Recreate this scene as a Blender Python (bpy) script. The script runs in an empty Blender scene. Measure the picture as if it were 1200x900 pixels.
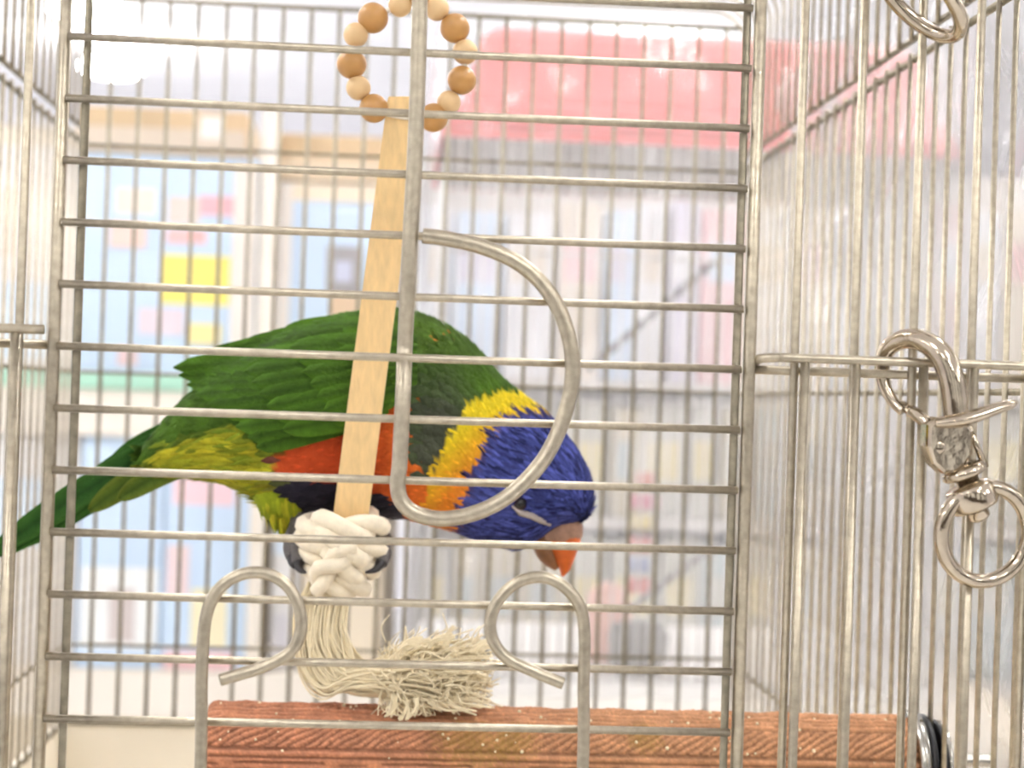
import bpy, math, random
import numpy as np
from mathutils import Matrix
random.seed(7); RNG = np.random.default_rng(7)
scene = bpy.context.scene
COL = scene.collection

# ------------------------------------------------------------------ units, camera
P = 0.017                                   # one wire pitch of the cage in metres; lengths below are in pitches
F, YAW, PITCH, ROLL = 1947.5, 0.0656, 0.0094, 0.0335
CAM = np.array([5.5627, -27.2077, -5.6234])
CAM_H = 1.3
_f = np.array([math.sin(YAW)*math.cos(PITCH), math.cos(YAW)*math.cos(PITCH), math.sin(PITCH)])
_r0 = np.array([math.cos(YAW), -math.sin(YAW), 0.0]); _u0 = np.cross(_r0, _f)
_r = math.cos(ROLL)*_r0 + math.sin(ROLL)*_u0
_u = -math.sin(ROLL)*_r0 + math.cos(ROLL)*_u0
def W(v):                                   # pitches -> metres in the world
    v = np.asarray(v, float)
    return v*P + np.array([0, 0, CAM_H - CAM[2]*P])
def U(px, py, Y):                           # where a sight line meets the plane at depth Y
    d = _f + _r*(px-600)/F - _u*(py-450)/F
    return CAM + d*((Y-CAM[1])/d[1])

cam_d = bpy.data.cameras.new('camera'); cam = bpy.data.objects.new('camera', cam_d); COL.objects.link(cam)
cam_d.sensor_fit = 'HORIZONTAL'; cam_d.sensor_width = 36.0; cam_d.lens = F/1200*36
cam_d.clip_start = 0.01; cam_d.clip_end = 100
M = Matrix.Identity(4)
for i in range(3):
    M[i][0] = _r[i]; M[i][1] = _u[i]; M[i][2] = -_f[i]; M[i][3] = W(CAM)[i]
cam.matrix_world = M
cam_d.dof.use_dof = True; cam_d.dof.focus_distance = 0.52; cam_d.dof.aperture_fstop = 13.0
scene.camera = cam

# ------------------------------------------------------------------ light, exposure
world = bpy.data.worlds.new('world'); scene.world = world; world.use_nodes = True
wb = world.node_tree.nodes['Background']; wb.inputs[0].default_value = (0.975, 0.985, 1.0, 1); wb.inputs[1].default_value = 0.8
LAMP_STRENGTH = 48.0
scene.view_settings.view_transform = 'Standard'; scene.view_settings.look = 'None'
scene.view_settings.gamma = 1.0; scene.view_settings.use_curve_mapping = False
scene.view_settings.exposure = 0.8

# ------------------------------------------------------------------ materials
def lin(c):
    return tuple((x/12.92 if x <= 0.04045 else ((x+0.055)/1.055)**2.4) for x in c)
def rgb(h):
    h = h.lstrip('#'); return lin(tuple(int(h[i:i+2], 16)/255 for i in (0, 2, 4)))
MATS = {}
def mat(name, col, rough=0.5, metal=0.0, var=0.0, scale=60.0, bump=0.0, bscale=200.0, stretch=(1, 1, 1), emit=0.0, sheen=0.0, attr=False, spec=0.5, trans=0.0):
    if name in MATS: return MATS[name]
    m = bpy.data.materials.new(name); m.use_nodes = True; nt = m.node_tree; b = nt.nodes['Principled BSDF']
    c = rgb(col) if isinstance(col, str) else col
    b.inputs['Base Color'].default_value = (*c, 1); b.inputs['Roughness'].default_value = rough; b.inputs['Metallic'].default_value = metal
    b.inputs['Specular IOR Level'].default_value = spec
    if sheen: b.inputs['Sheen Weight'].default_value = sheen
    if emit: b.inputs['Emission Color'].default_value = (*c, 1); b.inputs['Emission Strength'].default_value = emit
    if trans: b.inputs['Transmission Weight'].default_value = trans
    src = None
    if attr:
        a = nt.nodes.new('ShaderNodeVertexColor'); a.layer_name = 'Col'; src = a.outputs[0]
    if var or bump:
        tc = nt.nodes.new('ShaderNodeTexCoord'); mp = nt.nodes.new('ShaderNodeMapping'); mp.inputs['Scale'].default_value = stretch
        nt.links.new(tc.outputs['Object'], mp.inputs[0])
    if var:
        n = nt.nodes.new('ShaderNodeTexNoise'); n.inputs['Scale'].default_value = scale; n.inputs['Detail'].default_value = 5
        nt.links.new(mp.outputs[0], n.inputs['Vector'])
        r = nt.nodes.new('ShaderNodeMapRange'); r.inputs[1].default_value = 0.3; r.inputs[2].default_value = 0.7
        r.inputs[3].default_value = 1-var; r.inputs[4].default_value = 1+var
        nt.links.new(n.outputs[0], r.inputs[0])
        mx = nt.nodes.new('ShaderNodeMix'); mx.data_type = 'RGBA'; mx.blend_type = 'MULTIPLY'; mx.inputs[0].default_value = 1
        if src: nt.links.new(src, mx.inputs[6])
        else: mx.inputs[6].default_value = (*c, 1)
        nt.links.new(r.outputs[0], mx.inputs[7]); src = mx.outputs[2]
    if src: nt.links.new(src, b.inputs['Base Color'])
    if bump:
        n2 = nt.nodes.new('ShaderNodeTexNoise'); n2.inputs['Scale'].default_value = bscale; n2.inputs['Detail'].default_value = 4
        nt.links.new(mp.outputs[0], n2.inputs['Vector'])
        bp = nt.nodes.new('ShaderNodeBump'); bp.inputs['Strength'].default_value = bump; bp.inputs['Distance'].default_value = 0.002
        nt.links.new(n2.outputs[0], bp.inputs['Height']); nt.links.new(bp.outputs[0], b.inputs['Normal'])
    MATS[name] = m
    return m
ZINC = mat('zinc_wire', '#aca28e', 0.34, 0.85, 0.16, 400, 0.12, 900)
ZINC_OLD = mat('dull_zinc_wire', '#8a826f', 0.45, 0.75, 0.2, 350, 0.15, 800)
CHROME = mat('nickel', '#b3a692', 0.13, 1.0, 0.12, 300, 0.12, 150)

def film(name, fac, rough, tint, bump, bscale, stretch=(1, 1, 1)):
    m = bpy.data.materials.new(name); m.use_nodes = True; nt = m.node_tree; b = nt.nodes['Principled BSDF']
    out = nt.nodes['Material Output']
    b.inputs['Base Color'].default_value = (*tint, 1); b.inputs['Roughness'].default_value = rough; b.inputs['Specular IOR Level'].default_value = 1.0
    tr = nt.nodes.new('ShaderNodeBsdfTransparent'); tr.inputs[0].default_value = (0.97, 0.97, 0.97, 1)
    mx = nt.nodes.new('ShaderNodeMixShader'); mx.inputs[0].default_value = fac
    nt.links.new(tr.outputs[0], mx.inputs[1]); nt.links.new(b.outputs[0], mx.inputs[2]); nt.links.new(mx.outputs[0], out.inputs[0])
    tc = nt.nodes.new('ShaderNodeTexCoord'); mp = nt.nodes.new('ShaderNodeMapping'); mp.inputs['Scale'].default_value = stretch
    nt.links.new(tc.outputs['Object'], mp.inputs[0])
    n = nt.nodes.new('ShaderNodeTexNoise'); n.inputs['Scale'].default_value = bscale; n.inputs['Detail'].default_value = 4; n.inputs['Distortion'].default_value = 1.2
    nt.links.new(mp.outputs[0], n.inputs['Vector'])
    bp = nt.nodes.new('ShaderNodeBump'); bp.inputs['Strength'].default_value = bump; bp.inputs['Distance'].default_value = 0.01
    nt.links.new(n.outputs[0], bp.inputs['Height']); nt.links.new(bp.outputs[0], b.inputs['Normal'])
    return m

# ------------------------------------------------------------------ mesh helpers
WL = {}
def tag(o, label=None, cat=None, group=None, kind=None):
    if label: o['label'] = label
    if cat: o['category'] = cat
    if group: o['group'] = group
    if kind: o['kind'] = kind
    return o
def place(o, wloc, parent):
    COL.objects.link(o); WL[o.name] = np.array(wloc)
    if parent is not None:
        o.parent = parent; o.location = tuple(np.array(wloc) - WL[parent.name])
    else: o.location = tuple(wloc)
def empty(name, at, label, cat, group=None):
    o = bpy.data.objects.new(name, None); o.empty_display_size = 0.01
    place(o, W(at), None); return tag(o, label, cat, group)
def obj(name, vf, m, parent=None, smooth=True, cols=None, mats=None, fmat=None):
    V, Fc = vf
    V = W(np.array(V, float)); lo, hi = V.min(0), V.max(0)
    c = np.array([(lo[0]+hi[0])/2, (lo[1]+hi[1])/2, lo[2]])
    me = bpy.data.meshes.new(name); me.from_pydata((V-c).tolist(), [], [list(f) for f in Fc])
    me.materials.append(m)
    for mm in (mats or []): me.materials.append(mm)
    if fmat is not None: me.polygons.foreach_set('material_index', list(fmat))
    if smooth: me.polygons.foreach_set('use_smooth', [True]*len(me.polygons))
    if cols is not None:
        a = me.color_attributes.new('Col', 'FLOAT_COLOR', 'POINT')
        arr = np.ones((len(V), 4)); arr[:, :3] = cols; a.data.foreach_set('color', arr.ravel())
    me.update()
    o = bpy.data.objects.new(name, me); place(o, c, parent)
    return o
def clone(o, at, parent, rot=None):         # another object on the same mesh, its origin at a point in pitches
    c = bpy.data.objects.new(o.name.split('.')[0], o.data); place(c, W(at), parent)
    if rot: c.rotation_euler = rot
    return c
def join(*vfs):
    V, Fc = [], []
    for v, f in vfs:
        k = len(V); V += [tuple(p) for p in v]; Fc += [[i+k for i in q] for q in f]
    return V, Fc
def tube(path, r, n=10, closed=False, flat=None):
    path = [np.array(p, float) for p in path]; N = len(path)
    rs = [r]*N if np.isscalar(r) else list(r)
    T = []
    for i in range(N):
        a = path[(i-1) % N] if (closed or i > 0) else path[i]; b = path[(i+1) % N] if (closed or i < N-1) else path[i]
        t = b-a; T.append(t/(np.linalg.norm(t)+1e-12))
    ref = np.array([0, 1, 0.0]) if abs(T[0][1]) < 0.9 else np.array([1, 0, 0.0])
    nrm = np.cross(T[0], ref); nrm /= np.linalg.norm(nrm)
    V, Fc = [], []
    for i in range(N):
        nrm = nrm - T[i]*np.dot(nrm, T[i]); nrm /= np.linalg.norm(nrm)+1e-12
        b = np.cross(T[i], nrm); fl = flat or (1, 1)
        for k in range(n):
            a = 2*math.pi*k/n
            V.append(path[i] + rs[i]*(math.cos(a)*nrm*fl[0] + math.sin(a)*b*fl[1]))
    for i in range(N if closed else N-1):
        j = (i+1) % N
        for k in range(n):
            l = (k+1) % n; Fc.append([i*n+k, i*n+l, j*n+l, j*n+k])
    if not closed:
        Fc.append(list(range(n))[::-1]); Fc.append([(N-1)*n+k for k in range(n)])
    return V, Fc
def spline(pts, per=8, closed=False):
    pts = [np.array(p, float) for p in pts]; N = len(pts); out = []
    rng_ = range(N if closed else N-1)
    for i in rng_:
        if closed: a, b, c, d = pts[(i-1) % N], pts[i], pts[(i+1) % N], pts[(i+2) % N]
        else: a, b, c, d = pts[max(i-1, 0)], pts[i], pts[i+1], pts[min(i+2, N-1)]
        for k in range(per):
            t = k/per
            out.append(0.5*((2*b)+(c-a)*t+(2*a-5*b+4*c-d)*t*t+(3*b-a-3*c+d)*t**3))
    if not closed: out.append(pts[-1])
    return out
def box(x0, x1, y0, y1, z0, z1):
    V = [(x, y, z) for z in (z0, z1) for y in (y0, y1) for x in (x0, x1)]
    return V, [[0, 2, 3, 1], [4, 5, 7, 6], [0, 1, 5, 4], [2, 6, 7, 3], [0, 4, 6, 2], [1, 3, 7, 5]]
def rbox(x0, x1, y0, y1, z0, z1, b=0.1, seg=2):
    # box with rounded vertical and horizontal edges: superellipsoid-like rings
    V, Fc = [], []; n = 4*(seg+1)
    def ring(ins, z):
        R = []
        for (cx, cy, a0) in ((x1-b, y1-b, 0), (x0+b, y1-b, 90), (x0+b, y0+b, 180), (x1-b, y0+b, 270)):
            for k in range(seg+1):
                a = math.radians(a0+90*k/seg); R.append((cx+(b-ins)*math.cos(a), cy+(b-ins)*math.sin(a), z))
        return R
    levels = []
    for k in range(seg+1):
        a = math.pi/2*k/seg; levels.append((b*(1-math.sin(a)), z0+b*(1-math.cos(a))))
    for k in range(seg+1):
        a = math.pi/2*k/seg; levels.append((b*(1-math.cos(a)), z1-b*(1-math.sin(a))))
    for ins, z in levels: V += ring(ins, z)
    for i in range(len(levels)-1):
        for k in range(n):
            l = (k+1) % n; Fc.append([i*n+k, i*n+l, (i+1)*n+l, (i+1)*n+k])
    Fc.append(list(range(n))[::-1]); Fc.append([(len(levels)-1)*n+k for k in range(n)])
    return V, Fc
def lathe(c, axis, prof, n=24):             # prof: (distance along axis, radius)
    c = np.array(c, float); ax = np.array(axis, float); ax /= np.linalg.norm(ax)
    ref = np.array([0, 0, 1.0]) if abs(ax[2]) < 0.9 else np.array([1, 0, 0.0])
    e1 = np.cross(ax, ref); e1 /= np.linalg.norm(e1); e2 = np.cross(ax, e1)
    V, Fc = [], []
    for (t, r) in prof:
        for k in range(n):
            a = 2*math.pi*k/n; V.append(c+ax*t+e1*r*math.cos(a)+e2*r*math.sin(a))
    for i in range(len(prof)-1):
        for k in range(n):
            l = (k+1) % n; Fc.append([i*n+k, i*n+l, (i+1)*n+l, (i+1)*n+k])
    Fc.append(list(range(n))[::-1]); Fc.append([(len(prof)-1)*n+k for k in range(n)])
    return V, Fc
def ball(c, r, nu=20, nv=12, axis=(0, 0, 1), hole=0.0):
    a0 = math.asin(hole)
    return lathe(c, axis, [(-r*math.cos(a0+(math.pi-2*a0)*k/nv), max(r*math.sin(a0+(math.pi-2*a0)*k/nv), 0.002)) for k in range(nv+1)], nu)
def panel(name, tubes, m, parent):
    o = obj(name, tubes[0], m, parent)
    for t in tubes[1:]: obj('rail', t, m, o)
    return o
BARM = {}
def bar(A, B, r, m, parent, name='bar', n=10):  # straight wire; alike wires share a mesh
    A = np.array(A, float); B = np.array(B, float); d = np.round(B-A, 4); key = (tuple(d), r, m.name, name)
    lo = np.minimum(A, B)
    if key not in BARM:
        o = obj(name, tube([A, B], r, n), m, parent); BARM[key] = (o, A, WL[o.name]); return o
    o, A0, w0 = BARM[key]
    c = bpy.data.objects.new(name, o.data); place(c, w0+(W(A)-W(A0)), parent); return c

# ------------------------------------------------------------------ the room
ZF = CAM[2]-CAM_H/P; ZC = CAM[2]+1.4/P
XWL, XWR, YB = -300, 330, 560
wall_m = mat('painted_wall', '#f0eff4', 0.8, 0, 0.03, 2)
ceil_m = mat('ceiling_paint', '#f3f3f8', 0.85, 0, 0.03, 2)
floor_m = mat('vinyl_floor', '#dad9d8', 0.4, 0, 0.04, 3)
def st(name, vf, m): return tag(obj(name, vf, m, None, False), kind='structure')
st('floor', box(XWL, XWR, -260, YB, ZF-6, ZF), floor_m)
st('ceiling', box(XWL, XWR, -260, YB, ZC, ZC+6), ceil_m)
st('wall_back', box(XWL, XWR, YB, YB+6, ZF, ZC), wall_m)
st('wall_left', box(XWL-6, XWL, -260, YB, ZF, ZC), wall_m)
st('wall_right', box(XWR, XWR+6, -260, YB, ZF, ZC), wall_m)
front_m = mat('brown_panel', '#4a3d31', 0.6, 0, 0.05, 3)
st('added_wall_front', box(XWL, XWR, -266, -260, ZF, ZF+58), front_m)  # unseen wall, lintel and pillars added behind the camera for contrast in nickel reflections
st('added_trim_1', box(XWL, XWR, -266, -260, ZC-22, ZC), front_m)
for k in range(7): st('added_trim_%d' % (k+2), box(XWL+k*98, XWL+k*98+34, -267, -260, ZF+58, ZC-22), front_m)
lamp_m = mat('lamp_diffuser', (1.0, 0.985, 0.96), 0.6, emit=LAMP_STRENGTH)
rim_m = mat('lamp_rim', '#e8e6e2', 0.4)
def dirhit(px, py):
    d = _f + _r*(px-600)/F - _u*(py-450)/F; return CAM + d*((ZC-7-CAM[2])/d[2])
h1 = dirhit(131, 80); h2 = dirhit(101, 12)
lamps = [(h1[0], h1[1], 'round white ceiling lamp over the far end of the shop'), (h2[0], h2[1], 'round white ceiling lamp just before the farthest one')]
for gx in (-200, -70, 60, 190):
    for gy in (-200, -90, 20, 130, 240):
        lamps.append((gx, gy, 'round white ceiling lamp added out of sight to brighten the far ceiling'))
for gx in (-200, 60):  # extra hidden lamps, added only to lift the dim far ceiling
    for gy in (350, 460): lamps.append((gx, gy, 'round white ceiling lamp added out of sight to brighten the far ceiling'))
L0 = None
for (x, y, lab) in lamps:
    e = empty('ceiling_lamp', (x, y, ZC-9), lab, 'lamp', 'round ceiling lamps')
    if L0 is None:
        a = obj('lamp_stem', lathe((x, y, ZC-5), (0, 0, 1), [(0, 1), (3.6, 1), (3.8, 3), (5, 3)], 16), rim_m, e)
        b = obj('diffuser', lathe((x, y, ZC-9), (0, 0, 1), [(0, .4), (.2, 3), (.7, 5.4), (1.4, 6.8), (2.2, 7.4), (3, 6.8), (3.6, 5.4), (4, 3), (4.1, .4)], 28), lamp_m, e); L0 = (a, b)
    else:
        clone(L0[0], (x, y, ZC-5), e); clone(L0[1], (x, y, ZC-9), e)

# ------------------------------------------------------------------ table under the cages
tm = mat('white_laminate', '#d6cab5', 0.45, 0, 0.03, 8)
ZT = CAM[2]+(1.0-CAM_H)/P
def table(x0, x1, y0, y1, lab):
    tb = empty('display_table', ((x0+x1)/2, (y0+y1)/2, ZF), lab, 'table')
    obj('tabletop', rbox(x0, x1, y0, y1, ZT-2, ZT, 0.5), tm, tb)
    for lx in (x0+2, x1-2):
        for ly in (y0+2, y1-2): obj('leg', rbox(lx-1.3, lx+1.3, ly-1.3, ly+1.3, ZF, ZT-2, 0.3), tm, tb)
table(-12, 26, -3, 38, 'beige laminate table carrying the parrot cage')
table(7, 44, 64, 94, 'beige laminate table carrying the pink-roofed cage')

# ------------------------------------------------------------------ the cage
D, XR, XL = 32.6518, 17.5737, -5.9312
ZA, ZA2, ZB, ZCC, ZTOP, ZBOT = 2.954, 3.466, -5.1407, -14.8212, 8.7, -17.6
cage = empty('wire_cage', (5.8, D/2, ZT), 'silver zinc wire bird cage with horizontal-barred door holding the parrot', 'cage')
tray_m = mat('cream_plastic', '#efe6d4', 0.4, 0, 0.03, 10)
def tray(x0, x1, y0, y1, z0, z1, t):
    o = [(x0, y0), (x1, y0), (x1, y1), (x0, y1)]; i = [(x0+t, y0+t), (x1-t, y0+t), (x1-t, y1-t), (x0+t, y1-t)]
    s = 0.4
    V = [(x+s*np.sign(5.8-x), y+s*np.sign(16-y), z0) for x, y in o]+[(x, y, z1) for x, y in o]+[(x, y, z1) for x, y in i]+[(x, y, z0+t) for x, y in i]
    Fc = [[3, 2, 1, 0], [12, 13, 14, 15]]
    for a, b in ((0, 4), (4, 8), (8, 12)):
        for k in range(4): l = (k+1) % 4; Fc.append([a+k, a+l, b+l, b+k])
    return V, Fc
obj('tray', tray(XL-0.5, XR+0.5, -0.6, D+0.5, ZT, ZBOT-0.1, 0.25), tray_m, cage, False)
RS = 0.062
# back panel
back = panel('back_panel', [tube([(XL, D+0.1, z), (XR, D+0.1, z)], r, 10) for z, r in ((ZA, .06), (ZB, .06), (ZCC, .06), (ZBOT, .08), (ZTOP-0.5, .09))], ZINC_OLD, cage)
for i in range(23):
    x = XL+0.7734+i*1.0029
    bar((x, D, ZBOT), (x, D, ZTOP-0.45), 0.074, ZINC_OLD, back)
# side panels: lower section, then the lift-off top cover
for sx in (XL, XR):
    so = 0.11 if sx > 0 else -0.11
    sp = panel('side_panel', [tube([(sx+so, 0.1, z), (sx+so, D, z)], r, 10) for z, r in ((ZA, .085), (ZB, .07), (ZCC, .06), (ZBOT, .08))], ZINC_OLD, cage)
    for n in range(33):
        bar((sx, 0.2955+n, ZBOT), (sx, 0.2955+n, ZA+0.12), RS, ZINC, sp)
top = obj('top_cover', tube([(XL-.1, D, ZA2), (XL-.1, .05, ZA2), (XL, 0, ZA2), (XR, 0, ZA2), (XR+.1, .05, ZA2), (XR+.1, D, ZA2)], .085), ZINC_OLD, cage)
upath = [(XL, 0, ZA2-0.1), (XL, 0, ZTOP-1.3)]
for k in range(1, 9):
    a = math.pi/2*k/8; upath.append((XL+1.3*(1-math.cos(a)), 0, ZTOP-1.3+1.3*math.sin(a)))
upath += [(2*5.82125-x, y, z) for (x, y, z) in upath[::-1]]
UO = None
for n in range(33):
    y = 0.2955+n
    if UO is None:
        UO = obj('bar', tube([(x, y, z) for (x, _, z) in upath], RS, 8), ZINC, top); y00 = y
    else:
        c = bpy.data.objects.new('bar', UO.data); place(c, WL[UO.name]+np.array([0, (y-y00)*P, 0]), top)
# front panel round the doorway
xl = U(62, 430, 0.1)[0]; xr = U(878, 430, 0.1)[0]
def fr(z, x0, x1, r=.07, y=0.1): return tube([(x0, y, z), (x1, y, z)], r, 10)
DZ0, DZ1 = -15.0, 3.0
front = panel('front_panel', [fr(ZBOT, XL, XR), fr(ZTOP-1.2, XL, XR), fr(-4.985, XL, xl, .075, 0.2), fr(-4.985, xr, XR, .075, 0.2), fr(DZ0-.6, XL, XR), fr(DZ1+.6, XL, XR)], ZINC, cage)
for x in (xl, xr): bar((x, 0.1, ZBOT), (x, 0.1, ZTOP-1.2), 0.105, ZINC, front, 'door_post', 14)
x0r = U(938, 200, 0.1)[0]; x0l = U(29.5, 200, 0.1)[0]
fx = [x0r+k for k in range(20) if x0r+k < XR] + [x0l-k for k in range(9) if x0l-k > XL]
for x in fx: bar((x, 0.1, ZBOT), (x, 0.1, ZTOP-1.2), 0.073, ZINC, front, 'bar', 12)
for k in range(1, 11): 
    x = xl+k*(xr-xl)/11
    bar((x, 0.1, DZ1+.6), (x, 0.1, ZTOP-1.2), 0.073, ZINC, front, 'bar'); bar((x, 0.1, ZBOT), (x, 0.1, DZ0-.6), 0.073, ZINC, front, 'bar')
# lower outer gates hung in front of the panel
zg = -4.78
gr = obj('lower_gate', tube(spline([(xr+0.10, 0.3, zg-.12), (xr+0.16, 0.05, zg-.03), (xr+0.45, -0.09, zg), (xr+1, -0.1, zg), (XR-1, -0.1, zg), (XR, -0.1, zg)], 6), 0.078, 12), ZINC, cage)
for k, x in enumerate([x for x in fx if x > 5]):
    bar((x+(0.14 if k % 2 == 0 else 0.0), -0.08, ZBOT), (x+(0.14 if k % 2 == 0 else 0.0), -0.08, zg), 0.078, ZINC, gr, 'bar', 12)
gl = obj('lower_gate', tube([(XL, -0.1, zg+.03), (xl-0.12, -0.1, zg+.03)], 0.078, 12), ZINC, cage)
for x in [x for x in fx if x < 5]: bar((x-.02, -0.08, ZBOT), (x-.02, -0.08, zg), 0.078, ZINC, gl, 'bar', 12)
# the door: horizontal wires welded over two uprights
dl = U(89, 430, .14)[0]; dr = U(862.5, 430, .14)[0]
door = obj('cage_door', tube([(dl, .14, DZ0), (dl, .14, -8), (dl, .14, DZ1), ((dl+dr)/2, .14, DZ1+.05), (dr, .14, DZ1), (dr, .14, -8), (dr, .14, DZ0), ((dl+dr)/2, .14, DZ0-.05)], .072, 12, True), ZINC_OLD, cage)
hx0 = U(67, 402, 0)[0]; hx1 = U(869, 432, 0)[0]
for k in range(-15, 4):
    z = k*1.0; bar((hx0, 0, z), (hx1, 0, z), 0.066, ZINC, door, 'bar', 12)
# sprung handle on the door
rod = [U(497, -160, -.2)] + [U(x, y, -.2) for x, y in ((492, 0), (487.5, 150), (480, 290))] + [U(477.2, 350, -.16), U(474.5, 405, .17), U(472.6, 455, -.14), U(468.5, 540, -.2)]
loop = [U(x, y, -.22) for x, y in ((466, 568), (471, 588), (488, 602), (520, 608), (560, 600), (600, 578), (638, 537), (662, 485), (671, 432), (664, 385), (643, 342), (610, 310), (567, 290), (525, 280), (495, 276))]
path = spline(rod+loop, 8)
obj('latch_handle', tube(path, 0.128, 16), ZINC, door)

# ------------------------------------------------------------------ two loose wire hooks on the door
hookm = ZINC
def hook(pts, lab):
    p = [U(x, y, -.19) for x, y in pts]
    p = [np.array([p[0][0]-0.02, -.19, DZ0-0.6])] + p
    e = obj('wire_hook', tube(spline(p, 8), 0.1, 14), hookm); tag(e, lab, 'hook', 'bent wire hooks low on the cage door')
hook([(235, 900), (236, 800), (239, 740), (246, 708), (262, 685), (287, 672), (315, 673), (338, 688), (351, 714), (352, 742), (338, 766), (304, 783), (258, 797)], 'bent steel wire hook on the door whose open end curls towards the left door post')
hook([(683, 900), (684, 800), (685, 745), (680, 712), (664, 690), (640, 677), (612, 680), (589, 697), (576, 721), (577, 748), (594, 771), (628, 788), (660, 801)], 'bent steel wire hook on the door directly beneath the parrot beak')

# ------------------------------------------------------------------ grooved perch bolted to the right wall
YP = 9.5
pc = U(650, 831, YP); RP = 1.07
zp = pc[2]-RP; xp0 = U(243, 880, YP)[0]; xp1 = U(1062, 880, YP)[0]
perch = empty('grooved_perch', (8, YP, zp-RP), 'terracotta coloured perch with carved hatch grooves bolted across the cage', 'perch')
def perch_mesh():
    NA, NL = 168, 380; V, Fc, C = [], [], []
    ph = RNG.uniform(0, 6.28, 12)
    for i in range(NL+1):
        x = xp0+(xp1-xp0)*i/NL
        for k in range(NA):
            a = 2*math.pi*k/NA
            sec = ((math.degrees(a)-56+18.5) % 60)            # 0..37 hatch band, 37..60 ridge band
            n = 0.012*math.sin(7*x+ph[0]+5*a)+0.012*math.sin(3.1*x+ph[1]-9*a)+0.008*RNG.normal()
            if sec < 37:
                q = (x/0.27+sec/9.0+0.25*math.sin(1.7*x+ph[2])+0.15*math.sin(6*x)) % 1.0
                g = -0.055 if q < 0.28 else (0.012*math.sin((q-.28)/.72*math.pi))
                if sec < 2 or sec > 35: g = -0.05
            else:
                q = ((sec-37)/23*3.0+0.06*math.sin(2*x+ph[3])) % 1.0
                g = -0.06 if q < 0.25 else 0.015
            r = RP+g+n
            e = min(i, NL-i)/4.0
            if e < 1: r -= 0.09*(1-e)**2
            V.append((x, YP-r*math.sin(a), zp+r*math.cos(a)))
            c = np.array(lin((0.73+.04*min(1, max(0, (x-4)/6)), 0.49+.07*min(1, max(0, (x-4)/6)), 0.36+.04*min(1, max(0, (x-4)/6)))))*(1+0.12*math.sin(2.3*x+4*a+ph[4])*math.sin(5.1*x-3*a+ph[5]))*RNG.uniform(.88, 1.12)
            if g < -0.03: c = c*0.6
            elif RNG.uniform() < .1: c = c*1.25
            for (sx, sa, rr) in ((U(552, 880, YP)[0], 1.15, 1.0), (U(600, 882, YP)[0], 1.05, .55), (U(748, 880, YP)[0], .9, .45)):
                dd = ((x-sx)/rr)**2+((a-sa)/(.42*rr+.2))**2+0.35*RNG.normal()
                if dd < 1: c = c*(1-.55*(1-max(dd, 0)))+np.array(lin((0.62, 0.50, 0.20)))*.55*(1-max(dd, 0))
            C.append(c)
    for i in range(NL):
        for k in range(NA):
            l = (k+1) % NA; Fc.append([i*NA+k, i*NA+l, (i+1)*NA+l, (i+1)*NA+k])
    Fc.append(list(range(NA))[::-1]); Fc.append([NL*NA+k for k in range(NA)])
    return (V, Fc), np.array(C)
vf, cc = perch_mesh()
obj('perch_rod', vf, mat('terracotta', '#c07f57', 0.8, 0, 0.15, 300, 0.3, 500, attr=True), perch, True, cc)
steel = mat('bright_steel', '#b4b1a8', 0.2, 1.0); black = mat('black_rubber', '#17181a', 0.45)
xw = XR
obj('washer', lathe((xp1-.02, YP, zp), (1, 0, 0), [(0, 1.1), (.05, 1.2), (.22, 1.2), (.26, 1.12)], 48), steel, perch)
obj('rubber_gasket', lathe((xp1+.26, YP, zp), (1, 0, 0), [(0, 1.08), (.02, 1.13), (.13, 1.13), (.15, 1.08)], 48), black, perch)
obj('washer', lathe((xw+.2, YP, zp), (1, 0, 0), [(0, 0.93), (.03, 1.0), (.13, 1.0), (.16, .92)], 48), steel, perch)
obj('rubber_gasket', lathe((xw+.1, YP, zp), (1, 0, 0), [(0, 0.97), (.02, 1.02), (.09, 1.02), (.1, .97)], 48), black, perch)
thr = [(t*.05, .13+(.025 if t % 2 else 0)) for t in range(34)]
obj('bolt', lathe((xp1+.3, YP, zp+.12), (1, 0, 0), thr, 14), steel, perch)
crumb_m = mat('crumb', '#eee2bd', 0.8)
cs = []
for _ in range(70):
    x = RNG.uniform(xp0+.2, xp1-.2); a = RNG.uniform(0.0, 1.45); r = RNG.uniform(.015, .045)
    cs.append(ball((x, YP-(RP+.0)*math.sin(a), zp+(RP+.0)*math.cos(a)), r, 6, 4))
tag(obj('crumb', join(*cs), crumb_m, perch), kind='stuff')

# ------------------------------------------------------------------ hanging toy: bead ring, wooden stick, knotted rope
toy = empty('bird_toy', U(400, 690, 9.2), 'hanging toy of wooden bead ring, flat stick and frayed cotton rope', 'bird toy')
bead_d = mat('brown_bead', '#bb8a4c', 0.35, 0, 0.12, 120, spec=.6); bead_l = mat('pale_bead', '#e0bd8b', 0.4, 0, 0.06, 120)
YR = 6.95
beads = [(508, 138, 17, 1), (526, 120, 14, 0), (541, 94, 17, 1), (545, 61, 15, 0), (533, 33, 17.5, 1), (512, 10, 14.5, 0), (490, -8, 17, 1), (469, 6, 14, 0), (437, 21, 18, 1), (417, 41, 14.5, 0), (412, 75, 17.5, 1), (420, 103, 14.5, 0), (438, 127, 17, 1)]
bp_ = [U(x, y, YR) for x, y, r, d in beads]
strp = spline(bp_+[U(458, 134, YR), U(474, 137, YR+.05), U(490, 138, YR)], 6, True)
obj('string', tube(strp, .06, 6, True), mat('white_cord', '#efe8da', .7), toy)
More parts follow.
